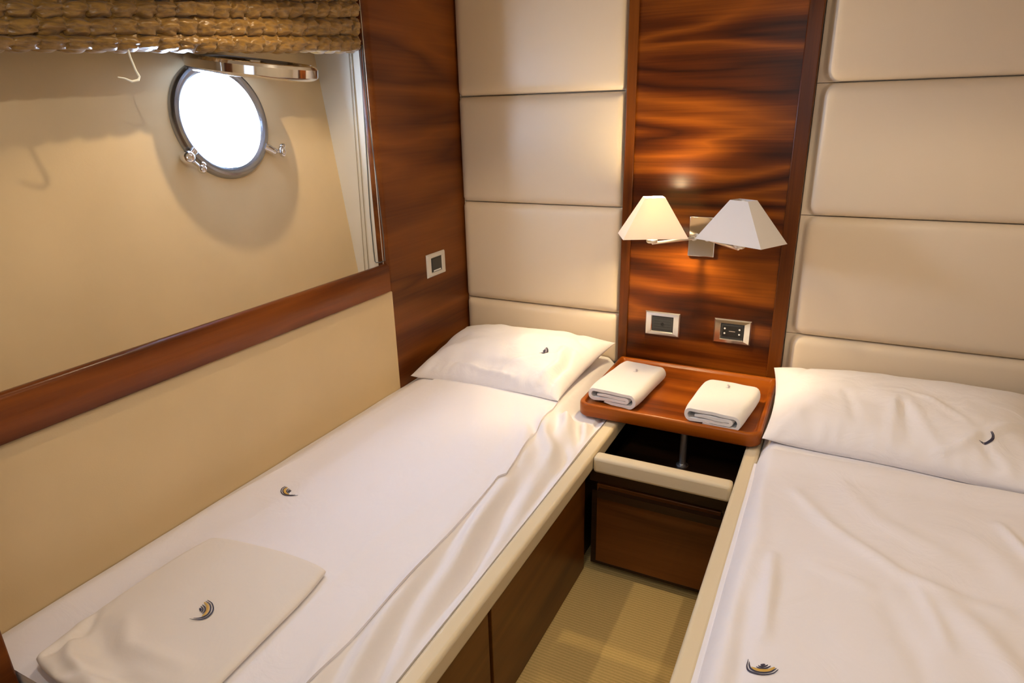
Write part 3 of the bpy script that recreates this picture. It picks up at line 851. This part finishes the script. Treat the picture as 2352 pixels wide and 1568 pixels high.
pillow('pillow', 'long creased white pillow at the head of the right bed', (1.306, -.520, .513), (2.020, -.600, .530), (2.035, -.060, .590), (1.287, -.060, .568), .084, bedR, 5.3,
       (.775, .235, 2, (.0165, .0005), (.0055, .0240), (0, 1)),
       [([(.03, .03), (.12, .2), (.2, .42)], .05, .008), ([(.33, .12), (.31, .35), (.28, .5)], .015, -.006), ([(.45, .04), (.46, .3), (.48, .52)], .014, .008),
        ([(.53, .06), (.51, .25), (.49, .42)], .016, -.007), ([(.60, .1), (.55, .3), (.50, .6)], .018, .006), ([(.75, .26), (.68, .12), (.60, .05)], .018, .008), ([(.72, .30), (.60, .52), (.5, .6)], .02, .005),
        ([(.78, .28), (.85, .4), (.95, .5)], .02, .006), ([(.1, .75), (.13, .9), (.14, .98)], .012, -.004), ([(.8, .05), (.76, .15), (.76, .26)], .014, -.005)], zfront=.5)

# ================================================================ FOLDED TOWELS
def towel(label, ctr, w_, d_, ang, seed, ez):
    z0 = ctr[2]; th = .0125
    # folded strip in cross-section (x across, z up); open edge faces the aisle
    H = .056
    def arc(cx, cz, rx, rz, a0, a1, n_=9): return [(cx + rx * math.cos(R(lerp(a0, a1, i / n_))), cz + rz * math.sin(R(lerp(a0, a1, i / n_)))) for i in range(n_ + 1)]
    hw = w_ / 2
    o_ = th / 2
    path = []
    path += [(-hw * .20, .0105 + o_), (-hw * .30, .006 + o_ * .9), (0, .0005 + o_), (hw * .5, .0005 + o_)]
    path += arc(hw - .024, H / 2, .024 - o_, H / 2 - o_, -90, 90)
    path += [(hw * .4, H - o_), (0, H - o_ + .001), (-hw * .5, H - o_)]
    path += arc(-hw + .021, H * .56, .021 - o_, H * .44 - o_, 90, 270)
    path += [(-hw * .5, H * .16 + o_), (-hw * .1, H * .24 + o_), (hw * .35, H * .26 + o_)]
    path += arc(hw - .040, H * .50, .015 - o_, H * .24 - o_, -90, 90, 6)
    path += [(hw * .2, H * .70 - o_), (-hw * .3, H * .72 - o_), (-hw * .62, H * .66 - o_)]
    mb = MB(); ca, sa = math.cos(ang), math.sin(ang)
    def ribbon(k):
        L_, Rr = [], []
        n_ = len(path)
        for i, p in enumerate(path):
            a, b_ = path[max(0, i - 1)], path[min(n_ - 1, i + 1)]
            dx, dz = b_[0] - a[0], b_[1] - a[1]; l = math.hypot(dx, dz) or 1
            nx_, nz_ = -dz / l, dx / l
            hh = o_ * (.9 + .12 * nz(i * .7, seed + k))
            if i in (0, n_ - 1): hh *= .5
            L_.append((p[0] + nx_ * hh, p[1] + nz_ * hh)); Rr.append((p[0] - nx_ * hh, p[1] - nz_ * hh))
        return L_ + Rr[::-1]
    loops = []
    ns = 26
    for s_ in range(ns + 1):
        t = s_ / ns; y = (t - .5) * d_
        prof_ = ribbon(0)
        end = 1 - .06 * (abs(2 * t - 1) ** 6)
        lp = []
        for (x, z) in prof_:
            x2 = x * (end + .025 * math.sin(t * 5 + seed)); z2 = max(0.0004, z * (1 - .10 * abs(2 * t - 1) ** 5) + .0016 * nz(x * 30 + seed, y * 22) * (z / H))
            X, Y = x2, y + .004 * nz(x * 18, seed, z * 30)
            lp.append((ctr[0] + ca * X - sa * Y, ctr[1] + sa * X + ca * Y, z0 + z2))
        loops.append(lp)
    mb.loft(loops)
    o = mb.build('folded_towel', M['towel'], angle=75)
    tag(o, label, 'towel', 'folded towels on the tray')
    zt = z0 + H + .003
    def fn(p, q): return Vector((ez[0] + p, ez[1] + q, zt)), Vector((0, 0, 1))
    crest(o, fn, 2, (.0080, .0036), (-.005, .014), only=(0, 2, 4), mats=[M['grey_thread'], M['grey_thread']], fat=1.3)
towel('folded white towel on the tray, on the left nearer the left bed', (.840, -.335, .5115), .178, .290, R(-6), 1.0, (.850, -.286))
towel('folded white towel on the tray, on the right nearer the right bed', (1.167, -.375, .5115), .188, .262, R(-5), 4.0, (1.168, -.300))

# ================================================================ LIGHTS
def spot(name, loc, power, size, color=(1, .75, .45), aim=(0, 0, -1), blend=.6, radius=.03):
    l = bpy.data.lights.new(name, 'SPOT'); l.energy = power; l.color = color; l.spot_size = R(size); l.spot_blend = blend; l.shadow_soft_size = radius
    o = bpy.data.objects.new(name, l); col.objects.link(o); o.location = loc
    o.rotation_euler = Vector(aim).to_track_quat('-Z', 'Y').to_euler()
    return o
WARM = (1, .76, .47)
DL = [(.42, -1.05, 19, 'above the left bed', 112, (1, .78, .50)), (1.66, -1.05, 16, 'above the right bed', 125, (1, .82, .58)), (1.05, -2.05, 15, 'added as unseen fill over the near end of the aisle', 168, (1, .95, .88))]  # the third is an added fill light with its own fitting, out of view
for (x, y, e, wh, cone, hue) in DL:
    t = thing('ceiling_downlight', 'small round recessed ceiling light ' + wh, 'ceiling light', (x, y, CEIL), 'recessed ceiling lights')
    mb = MB(); mb.lathe([(.024, 0), (.024, -.006), (.040, -.008), (.044, -.004), (.044, -.0005), (.024, -.0005)], (x, y, CEIL), (0, 0, 1), 32, closed=True)
    mb.build('bezel', M['chrome'], t)
    mb = MB(); mb.lathe([(1e-5, -.0015), (.0235, -.0015), (.0235, -.0045), (1e-5, -.0045)], (x, y, CEIL), (0, 0, 1), 24)
    mb.build('lens', M['spot_glow'], t)
    spot('downlight_beam', (x, y, CEIL - .03), e, cone, hue, radius=.014, blend=.30)
# daylight comes in at the porthole (sampling guide for the sky); an unseen cool fill panel is added behind the viewer
l = bpy.data.lights.new('sky_portal', 'AREA'); l.shape = 'DISK'; l.size = .27; l.cycles.is_portal = True
o = bpy.data.objects.new('sky_portal', l); col.objects.link(o)
o.location = hull(*PC, -.06); o.rotation_euler = HN.to_track_quat('-Z', 'Y').to_euler()
l = bpy.data.lights.new('rear_cool_fill', 'AREA'); l.shape = 'RECTANGLE'; l.size = .75; l.size_y = 1.3; l.energy = 5; l.color = (.62, .78, 1)
o = bpy.data.objects.new('rear_cool_fill', l); col.objects.link(o); o.location = (1.45, BACK + .02, 1.25)
o.rotation_euler = Vector((-.05, 1, -.1)).to_track_quat('-Z', 'Y').to_euler()

wd = bpy.data.worlds.new('World'); scene.world = wd; wd.use_nodes = True
bg = wd.node_tree.nodes['Background']; bg.inputs['Color'].default_value = (.62, .78, 1.12, 1); bg.inputs['Strength'].default_value = 98

# ================================================================ CAMERA
cam = bpy.data.cameras.new('camera'); co = bpy.data.objects.new('camera', cam); col.objects.link(co)
cam.sensor_fit = 'HORIZONTAL'; cam.sensor_width = 36; cam.lens = 1483.19 / 2352 * 36; cam.clip_start = .02
from mathutils import Matrix
f_ = Vector((-.43035861, .83967188, -.33127421)); r_c = Vector((.89326074, .44897954, -.02241937)); u_c = Vector((-.12991043, .30556261, .94326813))
mw = Matrix((r_c, u_c, -f_)).transposed().to_4x4(); mw.translation = Vector((1.43100675, -2.37976164, 1.43762454))
co.matrix_world = mw
scene.camera = co
scene.view_settings.view_transform = 'Standard'; scene.view_settings.look = 'None'
scene.view_settings.gamma = 1; scene.view_settings.use_curve_mapping = False
scene.view_settings.exposure = -0.03
for o in col.objects:
    if '_org' in o.keys(): del o['_org']
